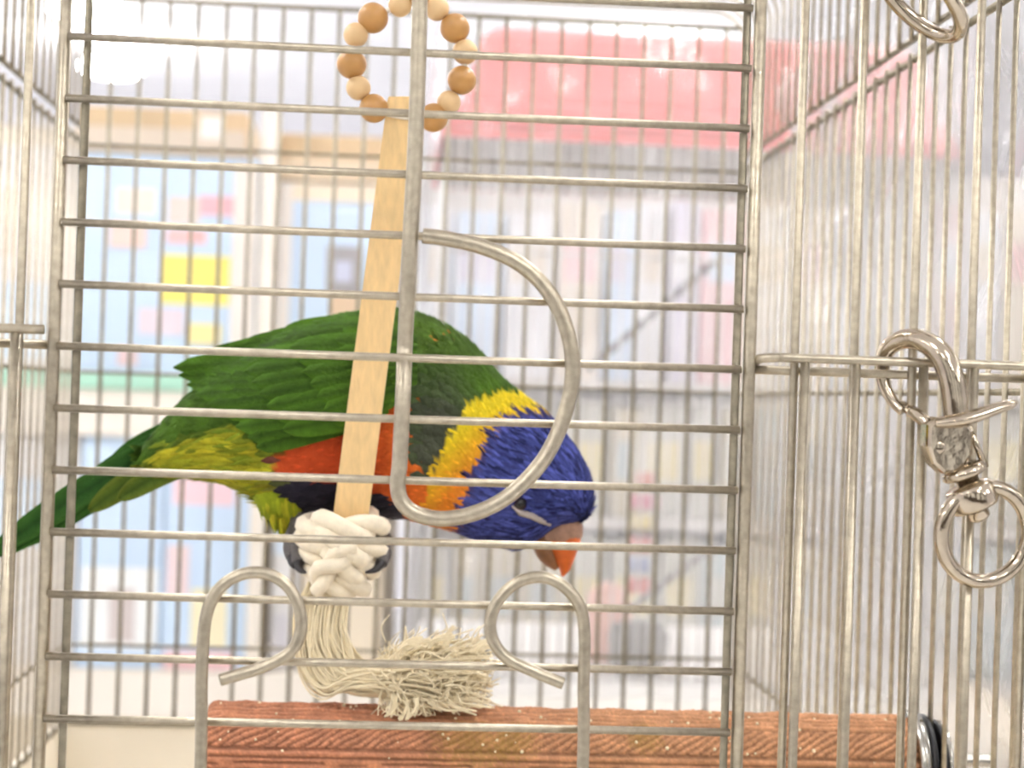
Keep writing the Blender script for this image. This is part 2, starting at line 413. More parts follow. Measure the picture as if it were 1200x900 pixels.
for i, (x, y, r, d) in enumerate(beads):
    a = bp_[(i-1) % len(beads)]; b = bp_[(i+1) % len(beads)]; ax = b-a
    if i == 0: ax = bp_[1]-bp_[0]
    if i == len(beads)-1: ax = bp_[i]-bp_[i-1]
    obj('bead', ball(bp_[i], r/57.0, 20, 12, ax, .18), bead_d if d else bead_l, toy)
obj('hanger', tube([bp_[6]+np.array([0, 0, .28]), bp_[6]+np.array([.15, 0, 5]), (bp_[6][0], YR, ZTOP+.2)], .06, 6), mat('white_cord', '#efe8da', .7), toy)
def stick():
    def Y(y): return 9.0-(600-y)*0.0043
    V = []; prof = [(113, -20, 20), (120, -21, 21), (360, -21, 20.5), (603, -21, 20.5), (640, -20, 20)]
    cx = lambda y: 475.5-(y-112)*64.5/495
    for (y, l, r) in prof:
        for t in (0, .17):
            for k in (l, r): V.append(U(cx(y)+k, y, Y(y)) + np.array([0, t, 0]))
    Fc = []
    for i in range(len(prof)-1):
        a, b = 4*i, 4*i+4
        Fc += [[a, a+1, b+1, b], [a+2, b+2, b+3, a+3], [a, b, b+2, a+2], [a+1, a+3, b+3, b+1]]
    Fc += [[0, 2, 3, 1], [16, 17, 19, 18]]
    return V, Fc
obj('wooden_stick', stick(), mat('pine', '#edcb91', .55, 0, .09, 90, .1, 200, (6, 6, .5)), toy, False)
cot = mat('cotton', '#efe2c8', .9, 0, .07, 300, .2, 900, sheen=.3)
cot2 = mat('cotton_yarn', '#f3e4c0', .9, 0, .06, 300, sheen=.3)
def twisted(path, R, r, closed, turns, k=3):
    path = [np.array(p) for p in path]; N = len(path); out = []
    for s in range(k):
        pp = []
        for i in range(N):
            a = path[i-1] if (closed or i) else path[i]; b = path[(i+1) % N] if (closed or i < N-1) else path[i]
            t = b-a; t /= np.linalg.norm(t); e1 = np.cross(t, [0.3, .2, 1]); e1 /= np.linalg.norm(e1); e2 = np.cross(t, e1)
            an = 2*math.pi*(s/k+turns*i/N); pp.append(path[i]+R*(math.cos(an)*e1+math.sin(an)*e2))
        out.append(tube(pp, r, 8, closed))
    return join(*out)
YK = 9.25
def wrap(cx, cy, rx, rd, tilt, yo=0.0):
    c = U(cx, cy, YK+yo); pts = []
    for k in range(48):
        a = 2*math.pi*k/48; dx = rx*math.cos(a)/52.5
        pts.append(c+np.array([dx, rd*math.sin(a)/52.5, dx*tilt+0.06*math.sin(2*a)]))
    return pts
rope = obj('rope_knot', join(twisted(wrap(402, 616, 37, 34, .04), .15, .2, True, 2, 2), twisted(wrap(400, 637, 37, 36, -.16), .15, .2, True, 2, 2),
     twisted(wrap(398, 657, 31, 32, -.3), .14, .19, True, 2, 2), twisted(wrap(394, 678, 25, 28, -.35), .14, .18, True, 1, 2),
     twisted(spline([U(415, 640, YK-.75), U(396, 655, YK-.86), U(380, 668, YK-.8), U(372, 690, YK-.55)], 8), .12, .17, False, .8, 2),
     ball(U(397, 650, YK), .62, 16, 10)), cot, toy)
obj('rope_core', tube(spline([U(388, 680, YK), U(380, 725, YK), U(384, 772, YK), U(410, 798, YK), U(450, 803, YK), U(500, 800, YK), U(540, 797, YK)], 6), [.3]*17+[.28]*20, 12), cot2, toy)
sv = []
for i in range(330):
    a, b = RNG.uniform(-1, 1), RNG.uniform(-1, 1)
    e = RNG.uniform(0, 1)
    sx = 386+a*25; y0 = YK-.05+b*.35
    yend = 748+88*e+RNG.normal()*5; xend = RNG.uniform(470, 578)
    ybot = 775+48*(.5*e+.5*(1-(a+1)/2))+RNG.normal()*3
    pts = [U(sx, 682, y0), U(376+a*27+RNG.normal()*3, 725, y0), U(378+a*27+RNG.normal()*3, ybot-34, y0-.02), U(398+a*22, ybot-6, y0), U(428+a*15, min(795+22*(e-.5)+RNG.normal()*4, 822), y0-.1), U((430+xend)/2, 793+ (yend-793)*.5+RNG.normal()*6, y0-.1+RNG.normal()*.12), U(xend, min(yend, 834), y0-.1+RNG.normal()*.3)]
    sv.append(tube(spline(pts, 5), RNG.uniform(.014, .03), 5))
tag(obj('loose_strand', join(*sv), cot2, toy), kind='stuff')
fv = []
for i in range(900):
    x = 440+RNG.beta(1.6, 1.8)*125; y = 752+RNG.uniform(0, 1)**.8*72; t = (x-440)/135
    an = RNG.uniform(-.9, .9) if x > 500 else RNG.uniform(.2, 1.9)
    if RNG.uniform() < .25: an = RNG.uniform(-1.6, -.3)
    ln = RNG.uniform(14, 36); Yq = YK-.15+RNG.normal()*.35
    q = [(x, y), (x+ln*.5*math.cos(an)+RNG.normal()*4, y+ln*.5*math.sin(an)+RNG.normal()*3), (x+ln*math.cos(an)+RNG.normal()*5, y+ln*math.sin(an)+RNG.normal()*3)]
    q = [(a, min(b, 838)) for a, b in q]
    fv.append(tube(spline([U(a, b, Yq+RNG.normal()*.04-(.35 if b > 824 else 0)) for a, b in q], 4), RNG.uniform(.010, .02), 4))
for (x, y, an) in ((470, 760, -.7), (478, 762, -.6), (500, 760, -.9), (520, 758, -1.4), (555, 765, -.9), (462, 815, 1.5), (475, 820, 1.4), (488, 818, 1.6)):
    for j in range(7):
        a2 = an+RNG.normal()*.12; ln = RNG.uniform(18, 30); Yq = YK-.75
        fv.append(tube(spline([U(x+RNG.normal()*3, y, Yq), U(x+ln*.5*math.cos(a2), y+ln*.5*math.sin(a2), Yq-.05), U(x+ln*math.cos(a2+.3), y+ln*math.sin(a2+.3), Yq-.05)], 4), .026, 5))
tag(obj('frayed_fibre', join(*fv), cot2, toy), kind='stuff')
#@@BIRD
# ------------------------------------------------------------------ the lorikeet
YBD = 10.9; SB = 1/51.1
def B(px, py, dy=0.0):
    p = U(px, py, YBD); p[1] += dy; return p
bird = empty('lorikeet', B(400, 640), 'rainbow-coloured parrot with blue head bowed low, gripping the knotted rope', 'bird')
def near(px, py, poly):                     # distance to a polyline and side (+: to the right of its direction)
    best = (1e9, 0, 0); n = len(poly)
    for i in range(n-1):
        a = np.array(poly[i]); b = np.array(poly[i+1]); d = b-a; t = np.clip(np.dot((px, py)-a, d)/np.dot(d, d), 0, 1)
        q = a+t*d; r = np.array((px, py))-q; dist = math.hypot(*r)
        if dist < best[0]: best = (dist, 1 if d[0]*r[1]-d[1]*r[0] > 0 else -1, (i+t)/(n-1))
    return best
def sdf(px, py, poly):
    d, _, _ = near(px, py, list(poly)+[poly[0]]); ins = False; n = len(poly)
    for i in range(n):
        (x1, y1), (x2, y2) = poly[i], poly[(i+1) % n]
        if (y1 > py) != (y2 > py) and px < (x2-x1)*(py-y1)/(y2-y1)+x1: ins = not ins
    return -d if ins else d
COLLAR = [(655, 478), (622, 472), (590, 473), (561, 488), (542, 520), (526, 556), (517, 590), (512, 640)]
RED = [(338, 520), (395, 476), (470, 440), (489, 465), (491, 530), (500, 575), (512, 622), (480, 612), (440, 596), (425, 572), (330, 558), (312, 540)]
DARK = [(322, 552), (425, 566), (470, 594), (485, 616), (430, 622), (345, 620), (333, 590)]
OLIVE = [(165, 570), (200, 520), (290, 498), (318, 520), (330, 560), (350, 610), (338, 628), (300, 600), (240, 575)]
c_green = np.array(rgb('#3f5c18')); c_dgreen = np.array(rgb('#2c4a1c')); c_olive = np.array(rgb('#7f8e22')); c_red = np.array(rgb('#c04a22')); c_or = np.array(rgb('#e0702a'))
c_dark = np.array(rgb('#2b2833')); c_blue = np.array(rgb('#434b8c')); c_yel = np.array(rgb('#ecd22b')); c_org = np.array(rgb('#e88a2c')); c_neck = np.array(rgb('#4a4e3f'))
def mixc(a, b, t): t = min(max(t, 0), 1); return a*(1-t)+b*t
def plum(px, py, rnd=None):
    g = RNG.normal() if rnd is None else rnd
    jx, jy = px+g*2.5, py+RNG.normal()*2.5
    d, s, t = near(jx, jy, COLLAR); sd = -d*s  # which side: head on the right/below
    sd = d if s < 0 else -d
    w = 9+12*min(max((t-.1)/.35, 0), 1)
    if sd > w:
        c = c_blue.copy()
        if sd < w+12: c = mixc(np.array(rgb('#4b3f66')), c, (sd-w)/12)
        return c
    if sd > -w:
        q = (py-470)/120
        c = mixc(c_yel, c_org, q*1.1-.1+.35*(sd/w))
        return c
    # trunk
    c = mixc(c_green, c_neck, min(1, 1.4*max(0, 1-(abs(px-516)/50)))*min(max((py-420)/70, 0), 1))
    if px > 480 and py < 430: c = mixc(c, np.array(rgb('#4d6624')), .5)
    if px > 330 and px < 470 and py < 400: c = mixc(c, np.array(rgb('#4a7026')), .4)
    r = sdf(jx, jy, RED)
    if r < 0: c = mixc(c_red, c_or, (px-430)/60)
    r2 = sdf(jx, jy, DARK)
    if r2 < 0: c = c_dark.copy()
    r3 = sdf(jx, jy, OLIVE)
    if r3 < 6: c = mixc(mixc(c_olive, np.array(rgb('#b5ab28')), .5+.5*g*.6), c, (r3+4)/10)
    if math.hypot((px-525)/28, (py-395)/16) < 1 and RNG.uniform() < .22: c = np.array(rgb('#c8742c'))
    return c
SEC = [((168, 528), (170, 540), 3), ((176, 515), (186, 556), 16), ((205, 480), (228, 560), 34), ((240, 446), (272, 570), 55), ((285, 415), (312, 592), 76), ((335, 388), (350, 602), 87), ((390, 371), (400, 605), 88),
       ((440, 365), (440, 606), 88), ((485, 367), (475, 608), 84), ((525, 383), (500, 614), 78), ((558, 408), (522, 620), 70), ((587, 440), (543, 627), 64), ((613, 462), (565, 635), 62),
       ((640, 482), (590, 640), 62), ((664, 510), (611, 641), 60), ((682, 537), (631, 630), 55), ((692, 562), (650, 618), 46), ((694, 586), (667, 613), 33), ((690, 601), (679, 611), 18), ((687, 606), (683, 610), 4)]
NR, NA = 150, 88
def secs():
    T = spline([np.array([*a, 0]) for a, b, w in SEC], 12); Bo = spline([np.array([*b, 0]) for a, b, w in SEC], 12); Wd = spline([np.array([w, 0, 0]) for a, b, w in SEC], 12)
    n = len(T); out = []
    for i in range(NR+1):
        t = i/NR*(n-1); k = min(int(t), n-2); f = t-k
        out.append(((T[k]*(1-f)+T[k+1]*f)[:2], (Bo[k]*(1-f)+Bo[k+1]*f)[:2], (Wd[k]*(1-f)+Wd[k+1]*f)[0]))
    return out
SS = secs()
def spt(i, a):                              # pixel-plane point and depth of ring i at angle a (0 top, 90 near side)
    k = min(int(i), NR-1); f = i-k
    t = SS[k][0]*(1-f)+SS[k+1][0]*f; b = SS[k][1]*(1-f)+SS[k+1][1]*f; w = SS[k][2]*(1-f)+SS[k+1][2]*f
    c = (t+b)/2; h = (t-b)/2
    ca, sa = math.cos(a), math.sin(a)
    q = c+h*ca; dy = -w*SB*math.copysign(abs(sa)**.92, sa)
    return q[0], q[1], dy
V, Fc, C, PX = [], [], [], []
for i in range(NR+1):
    for k in range(NA):
        x, y, dy = spt(i, 2*math.pi*k/NA); V.append(B(x, y, dy)); C.append(plum(x, y)*.85); PX.append((x, y, dy))
for i in range(NR):
    for k in range(NA):
        l = (k+1) % NA; Fc.append([i*NA+k, (i+1)*NA+k, (i+1)*NA+l, i*NA+l])
Fc.append(list(range(NA))); Fc.append([NR*NA+k for k in range(NA)][::-1])
feather_m = mat('plumage', '#ffffff', .75, 0, .14, 260, .35, 700, attr=True, spec=.12)
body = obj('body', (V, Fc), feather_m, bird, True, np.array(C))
PX = np.array(PX); NEAR = PX[PX[:, 2] <= 0.02]
def dys(px, py):                            # depth of the body's near side at a point of the profile
    d = (NEAR[:, 0]-px)**2+(NEAR[:, 1]-py)**2; idx = np.argpartition(d, 10)[:10]; w = 1/(d[idx]+30)
    return float((NEAR[idx, 2]*w).sum()/w.sum())
# contour feathers: small overlapping leaves laid from head to tail over the whole body
FV, FF, FC = [], [], []
def leaf(base, dirn, nrm, L, Wd, c, lift, store=None):
    side = np.cross(dirn, nrm); k0 = len(FV)
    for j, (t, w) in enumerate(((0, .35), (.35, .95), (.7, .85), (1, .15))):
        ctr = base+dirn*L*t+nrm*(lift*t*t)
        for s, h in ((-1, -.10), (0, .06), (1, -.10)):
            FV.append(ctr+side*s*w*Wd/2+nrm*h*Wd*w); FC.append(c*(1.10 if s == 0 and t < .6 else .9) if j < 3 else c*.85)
    for j in range(3):
        for s in range(2): a = k0+j*3+s; FF.append([a, a+1, a+4, a+3])
def body_feathers():
    for i in np.arange(NR-1.2, 2, -1.15):
        t, b, w = SS[int(i)]; per = math.pi*(math.hypot(*(t-b))/2+w)*1.05
        head = t[0] > 612 or b[0] > 548
        step = 6.0 if head else 14.0
        m = max(6, int(per/step)); off = RNG.uniform()
        for k in range(m):
            a = 2*math.pi*(k+off+RNG.uniform(-.25, .25))/m
            ii = min(max(i+RNG.uniform(-.6, .6), 1), NR-1)
            x, y, dy = spt(ii, a); x2, y2, dy2 = spt(ii-1, a); x3, y3, dy3 = spt(ii, a+.05)
            p = B(x, y, dy); d = B(x2, y2, dy2)-p; e = B(x3, y3, dy3)-p; n = np.cross(e, d); 
            ln = np.linalg.norm(d)
            if ln < 1e-6: continue
            d /= ln; nl = np.linalg.norm(n)
            if nl < 1e-9: continue
            n /= nl
            cen = B(*((t+b)/2), 0)
            if np.dot(n, p-cen) < 0: n = -n
            d = d+np.cross(n, d)*RNG.normal()*.10; d /= np.linalg.norm(d)
            xm, ym, _ = spt(max(ii-2.0, 0), a)
            c = plum((x+xm)/2, (y+ym)/2)
            isblue = c[2] > c[0]*1.5 and c[2] > .1
            br = RNG.uniform(.72, 1.28)
            if isblue:
                br = RNG.choice([.35, .7, 1.0, 1.4, 1.9], p=[.18, .25, .27, .2, .1])
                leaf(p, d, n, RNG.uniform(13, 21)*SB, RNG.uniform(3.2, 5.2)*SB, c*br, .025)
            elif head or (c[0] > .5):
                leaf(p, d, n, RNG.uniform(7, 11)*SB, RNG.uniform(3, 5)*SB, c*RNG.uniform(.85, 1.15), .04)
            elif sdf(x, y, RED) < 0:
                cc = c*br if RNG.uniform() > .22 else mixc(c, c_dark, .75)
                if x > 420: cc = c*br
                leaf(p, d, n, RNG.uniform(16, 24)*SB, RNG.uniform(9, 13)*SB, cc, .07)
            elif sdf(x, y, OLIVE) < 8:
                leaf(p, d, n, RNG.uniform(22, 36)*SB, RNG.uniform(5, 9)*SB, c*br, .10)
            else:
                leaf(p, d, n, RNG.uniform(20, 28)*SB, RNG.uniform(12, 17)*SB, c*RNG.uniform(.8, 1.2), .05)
body_feathers()
feath = tag(obj('contour_feathers', (FV, FF), feather_m, bird, True, np.array(FC)), kind='stuff')
# thigh tufts
for sg in (-1, 1):
    FV, FF, FC = [], [], []
    V, Fc = lathe(B(322, 556, .62*sg), B(336, 616, .55*sg)-B(322, 556, .62*sg), [(-.3, .1), (0, .42), (.35, .55), (.8, .45), (1.1, .18), (1.2, .04)], 20)
    cb = np.array(rgb('#8d9a20'))
    for _ in range(170):
        a = RNG.uniform(0, 6.28); t = RNG.uniform(0, 1); r = .5*math.sin(math.pi*(.15+.8*t))+.03
        ctr = B(322+14*t, 552+56*t, (.62-.07*t)*sg); n = np.array([math.cos(a), math.sin(a), 0]); d = np.array([.2, 0, -1.0]); d /= np.linalg.norm(d)
        leaf(ctr+n*r, d+n*-.12, n, RNG.uniform(16, 30)*SB, RNG.uniform(4, 8)*SB, mixc(cb, np.array(rgb('#c2b02c')), RNG.uniform()*t)*RNG.uniform(.7, 1.2), .02)
    th = obj('thigh', (V, Fc), feather_m, bird, True, np.tile(cb*.8, (len(V), 1)))
    tag(obj('thigh_feathers', (FV, FF), feather_m, th, True, np.array(FC)), kind='stuff')
# big feathers of wing and tail: each a blade that follows the body
def blade(b, t, wd, sg, off, c0, c1, bend=0.0, tipk=.5, flat=None, nl=12, under=None):
    b = np.array(b, float); t = np.array(t, float); d = t-b; L = math.hypot(*d); d /= L; nr = np.array([-d[1], d[0]])
    V, Fc, C = [], [], []; ns = 6
    for i in range(nl+1):
        u = i/nl; w = wd/2*(min(1, .55+u*1.6))*(max(0.0, 1-u**6))**tipk if i < nl else wd*.04
        c = b+d*L*u+nr*bend*math.sin(math.pi*u)
        for j in range(ns+1):
            v = j/ns*2-1
            q = c+nr*v*w
            base = dys(q[0], q[1]) if flat is None else flat[0]*(1-u)+flat[1]*u
            V.append(B(q[0], q[1], sg*(-1)*(-base+off+.045*(1-v*v)+.03*u)))
            col = mixc(np.array(c0), np.array(c1), abs(v)**1.5*.8+.2*u)
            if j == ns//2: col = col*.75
            C.append(col*RNG.uniform(.92, 1.08))
    for i in range(nl):
        for j in range(ns): a = i*(ns+1)+j; Fc.append([a, a+1, a+ns+2, a+ns+1])
    return (V, Fc), np.array(C)
wg0, wg1 = rgb('#324e12'), rgb('#46691a')
for sg in (-1, 1):
    up = 0 if sg < 0 else -1
    s_ = -1 if sg < 0 else 1
    # wing surface: the shoulder mass
    vf, cc = blade((478, 428+up), (262, 452+up), 96, -1 if sg < 0 else 1, .05, rgb('#324f13'), rgb('#3d6016'), -4, .5, None, 26)
    if sg > 0: vf = ([np.array(p) for p in vf[0]], vf[1])
    wing = obj('wing', vf, feather_m, bird, True, cc)
    sol = wing.modifiers.new('thick', 'SOLIDIFY'); sol.thickness = .0006
    specs = []
    tips = [(206, 432), (212, 441), (222, 452), (234, 463), (250, 474), (268, 487), (284, 500), (298, 512), (308, 523)]
    for k, tp in enumerate(tips):               # flight feathers, lowest first
        specs.append(((420+k*2, 422+k*8), tp, 30, .10+.018*(8-k)))
    for k in range(7): specs.append(((455, 410+k*11), (285+k*9, 424+k*13), 30, .28+.01*k))
    for k in range(7): specs.append(((470, 404+k*10), (345+k*8, 410+k*14), 27, .34+.01*k))
    for k in range(7): specs.append(((480, 402+k*9), (395+k*7, 402+k*11), 24, .39+.01*k))
    for k in range(6): specs.append(((488, 402+k*9), (432+k*5, 400+k*9), 20, .43+.01*k))
    for k in range(5): specs.append(((430-k*26, 384+k*5), (330-k*22, 392+k*7), 24, .12+.01*k))
    for (b, t, w, off) in specs:
        j = RNG.uniform(.8, 1.2)
        vf, cc = blade((b[0], b[1]+up), (t[0], t[1]+up), w, -1 if sg < 0 else 1, off, np.array(wg0)*j, np.array(wg1)*j, RNG.normal()*2, .5)
        obj('feather', vf, feather_m, wing, True, cc)
# pale-edged scapular feathers along the back line
for k, (b, t) in enumerate((((440, 372), (345, 380)), ((415, 376), (310, 392)), ((390, 382), (280, 402)), ((365, 392), (250, 414)), ((440, 384), (350, 394)))):
    vf, cc = blade(b, t, 17, -1, .26+.02*k, np.array(rgb('#456f28')), np.array(rgb('#93a552')) if k % 2 else np.array(rgb('#628538')), -3, .5)
    obj('scapular_feather', vf, feather_m, bird, True, cc)
tg0, tg1 = rgb('#23451a'), rgb('#386024')
tail = [((235, 500), (-14, 650), 34, -.02), ((240, 508), (-6, 652), 34, .1), ((235, 515), (14, 643), 34, .2), ((230, 505), (40, 618), 34, .28), ((235, 524), (105, 598), 30, -.12), ((232, 500), (80, 586), 34, .36), ((250, 534), (140, 584), 28, -.24), ((228, 497), (120, 552), 30, .42)]
for k, (b, t, w, dz) in enumerate(tail):
    under = k in (4, 6)
    vf, cc = blade(b, t, w, -1, 0, np.array(tg0 if not under else rgb('#3d561c')), np.array(tg1 if not under else rgb('#5f6b22')), 6, .6, (-.25-dz, -dz), 20)
    o = obj('tail_feather', vf, feather_m, bird, True, cc)
    sol = o.modifiers.new('thick', 'SOLIDIFY'); sol.thickness = .0004
# beak
bk_o = mat('orange_beak', '#d2631f', .4, 0, .25, 160, .1, 300); bk_d = mat('brown_beak', '#7d5230', .45, 0, .3, 220, .2, 300); cere_m = mat('cere', '#a5806a', .6, 0, .2, 300, .3, 400)
def bloft(pts, m, name):
    pts_s = spline([np.array([a, b, c]) for (a, b, c, d) in pts], 6); ws = spline([np.array([d, 0, 0]) for (a, b, c, d) in pts], 6)
    V, Fc = [], []; n = 20
    for i, p in enumerate(pts_s):
        a = pts_s[max(i-1, 0)]; b = pts_s[min(i+1, len(pts_s)-1)]; d = (b-a)[:2]; d /= np.linalg.norm(d)+1e-9; nr = np.array([-d[1], d[0]])
        for k in range(n):
            an = 2*math.pi*k/n; q = p[:2]+nr*p[2]*math.cos(an); V.append(B(q[0], q[1], ws[i][0]*SB*math.sin(an)))
    for i in range(len(pts_s)-1):
        for k in range(n): l = (k+1) % n; Fc.append([i*n+k, i*n+l, (i+1)*n+l, (i+1)*n+k])
    Fc.append(list(range(n))[::-1]); Fc.append([(len(pts_s)-1)*n+k for k in range(n)])
    return obj(name, (V, Fc), m, bird)
bloft([(664, 606, 18, 22), (662, 622, 20, 21), (660.5, 640, 18, 18), (661, 654, 13, 13), (661.5, 666, 7, 8), (659, 675, 1.5, 2)], bk_o, 'upper_beak')
bloft([(640, 606, 14, 18), (636, 624, 15, 18), (637, 640, 12.5, 15), (644, 654, 10.5, 11), (652, 667, 3, 4)], bk_d, 'lower_beak')
bloft([(660, 598, 20, 24), (657, 612, 27, 25), (654, 624, 29, 23.5), (653, 633, 25, 20)], cere_m, 'cere')
eye_m = mat('eye_black', '#0c0a0c', .12); iris_m = mat('iris', '#2c1512', .25); skin_m = mat('lore_skin', '#a1968f', .6, 0, .12, 400)
for sg in (-1, 1):
    ey = dys(606, 586)
    e = obj('eye', ball(B(606, 586, (ey+.06)*(1 if sg < 0 else -1)), .17, 16, 10, (0, 1, 0)), iris_m, bird)
    obj('pupil', ball(B(606, 586, (ey-.02)*(1 if sg < 0 else -1)), .125, 16, 10, (0, 1, 0)), eye_m, e)
    pts = [(596, 589), (606, 597), (618, 600), (630, 606), (641, 612)]
    obj('lore_skin', tube([B(x, y, (dys(x, y)-.04)*(1 if sg < 0 else -1)) for x, y in pts], [.02, .07, .08, .07, .03], 8, flat=(1, 1)), skin_m, bird)
# feet closed on the knot
foot_m = mat('grey_foot', '#55504e', .6, 0, .2, 300, .3, 500); claw_m = mat('claw', '#211d1f', .3)
for sg in (-1, 1):
    ax = -1 if sg < 0 else 1
    kx = 400+ax*44
    ft = obj('foot', join(tube(spline([B(372+ax*22, 585, -.1), B(385+ax*34, 603, -.7), B(392+ax*42, 618, -1.15)], 6), [.2]*4+[.17]*9, 10),
         tube(spline([B(392+ax*42, 615, -1.1), B(400+ax*47, 626, -1.45), B(402+ax*50, 640, -1.75), B(402+ax*46, 650, -1.98)], 6), [.16]*10+[.14]*9, 10),
         tube(spline([B(392+ax*42, 615, -1.1), B(398+ax*52, 622, -1.3), B(398+ax*54, 634, -1.6), B(398+ax*50, 644, -1.8)], 6), [.15]*10+[.13]*9, 10),
         tube(spline([B(392+ax*42, 615, -1.1), B(396+ax*50, 630, -.95), B(398+ax*44, 645, -.9)], 6), [.14]*6+[.12]*7, 10)), foot_m, bird)
    obj('claw', tube(spline([B(402+ax*47, 648, -1.95), B(400+ax*42, 656, -2.1), B(398+ax*33, 659, -2.2)], 6), [.13-.0085*k for k in range(13)], 8), claw_m, ft)
    obj('claw', tube(spline([B(398+ax*51, 642, -1.78), B(397+ax*48, 651, -1.95), B(395+ax*41, 656, -2.05)], 6), [.12-.008*k for k in range(13)], 8), claw_m, ft)
#@@CLASP
# ------------------------------------------------------------------ trigger snap hooks clipped on the gate wires
SC = 1/71.6
def clasp(name, ox, oz, rot, label, ringp=None):
    # built in the local frame of the first clip (pixels at the front plane), then moved
    cen = U(1068, 412, -.2)
    ca, sa = math.cos(rot), math.sin(rot)
    def Q(px, py, dy):
        p = U(px, py, -.2); d = p-cen; x, z = d[0], d[2]
        return np.array([cen[0]+ox+x*ca-z*sa, -.2+dy, cen[2]+oz+x*sa+z*ca])
    e = empty(name, Q(1150, 684, 0), label, 'snap hook', 'nickel snap hooks on the cage front')
    hk = [(1113, 500, -.34, .21), (1111, 470, -.35, .215), (1106, 440, -.33, .21), (1096, 415, -.25, .20), (1081, 400, -.05, .185), (1064, 397, .22, .165), (1050, 407, .42, .15), (1044, 427, .5, .13), (1046, 450, .47, .11), (1054, 470, .36, .095), (1063, 482, .22, .085)]
    sp = spline([np.array(Q(a, b, c)) for a, b, c, r in hk], 6); rr = [v[0] for v in spline([np.array([r, 0, 0]) for a, b, c, r in hk], 6)]
    obj('hook', tube(sp, rr, 16), CHROME, e)
    obj('gate', tube(spline([Q(1062, 474, .3), Q(1070, 482, .12), Q(1080, 492, -.1), Q(1092, 505, -.2)], 6), [.085]*6+[.11]*13, 12), CHROME, e)
    # housing: rounded prism with a long lower-left flank
    poly = [(1076, 497), (1086, 488), (1106, 490), (1122, 492), (1133, 503), (1132, 530), (1122, 545), (1108, 554), (1096, 554), (1083, 543), (1075, 522)]
    V, Fc = [], []; n = len(poly); cx, cy = 1104, 522
    for dyy, k in ((-.46, .86), (-.42, .97), (-.34, 1.0), (-.06, 1.0), (.02, .97), (.06, .86)):
        for (a, b) in poly: V.append(Q(cx+(a-cx)*k, cy+(b-cy)*k, dyy+.003*(a-cx)))
    for i in range(5):
        for j in range(n): l = (j+1) % n; Fc.append([i*n+j, i*n+l, (i+1)*n+l, (i+1)*n+j])
    Fc.append(list(range(n))[::-1]); Fc.append([5*n+j for j in range(n)])
    obj('housing', (V, Fc), CHROME, e, False)
    rv = Q(1089, 523, -.5); obj('rivet', lathe(rv, (0, 1, 0), [(-.03, .06), (-.01, .11), (.03, .125), (.1, .125)], 20), CHROME, e)
    # thumb lever
    lv = [(1086, 496, -.38, .12), (1112, 492, -.44, .17), (1135, 486, -.46, .15), (1158, 478, -.44, .13), (1172, 474, -.42, .11), (1180, 471, -.4, .05)]
    obj('thumb_lever', tube(spline([Q(a, b, c) for a, b, c, r in lv], 5), [v[0] for v in spline([np.array([r, 0, 0]) for *_, r in lv], 5)], 12, flat=(.75, 1.6)), CHROME, e)
    obj('spring_pin', tube([Q(1131, 500, -.2), Q(1140, 522, -.18), Q(1151, 547, -.15)], [.05, .055, .06], 10), CHROME, e)
    ax = Q(1136, 590, -.15)-Q(1120, 550, -.15); ax = ax/np.linalg.norm(ax)
    obj('collar', lathe(Q(1122, 543, -.16), ax, [(0, .16), (.02, .24), (.08, .36), (.17, .38), (.22, .34), (.24, .2), (.42, .18)], 28), CHROME, e)
    obj('swivel', lathe(Q(1129, 567, -.16), ax, [(0, .3), (.03, .38), (.08, .41), (.36, .41), (.42, .38), (.45, .28), (.48, .18), (.58, .18), (.64, .12), (.66, .04)], 28), CHROME, e)
    ring = []
    for k in range(40):
        a = 2*math.pi*k/40; ring.append(Q(1150+53*math.cos(a), 625+56*math.sin(a), -.16+.12*math.sin(a)+.1*math.cos(a)))
    if ringp:
        ring = []
        for k in range(48):
            a = 2*math.pi*k/48; u, v = 66*math.cos(a), 27*math.sin(a)
            ring.append(U(1076+u*.70-v*.71, -8+u*.71+v*.70, -.36+.5*math.sin(a)))
    obj('ring', tube(ring, .125, 14, True), CHROME, e)
clasp('snap_hook', 0, 0, 0, 'nickel trigger snap hook with round ring clipped over the middle gate wires')
clasp('snap_hook', -1.1, 8.9, 0, 'nickel snap hook higher up the cage front, only its ring showing', True)

# ------------------------------------------------------------------ clear film hung outside the right wall
def sheet():
    V, Fc = [], []; NY, NZ = 90, 90
    ph = RNG.uniform(0, 6.28, 16); kk = RNG.uniform(.15, 1.6, (16, 2)); am = RNG.uniform(.04, .16, 16)
    for i in range(NY+1):
        for j in range(NZ+1):
            y = -0.5+(D+6)*i/NY; z = ZBOT-.5+(ZTOP-ZBOT-.5)*j/NZ
            d = sum(am[q]*math.sin(kk[q, 0]*y*(1 if q % 2 else -1)+kk[q, 1]*z+ph[q]) for q in range(16))
            V.append((XR+2.9+d, y, z))
    for i in range(NY):
        for j in range(NZ): a = i*(NZ+1)+j; Fc.append([a, a+1, a+NZ+2, a+NZ+1])
    return V, Fc
fm = film('clear_film', .48, .22, (.58, .56, .55), .55, 22, (1, 1.2, .35))
tag(obj('plastic_sheet', sheet(), fm), 'wrinkled clear plastic sheet hanging beside the parrot cage', 'plastic sheet')

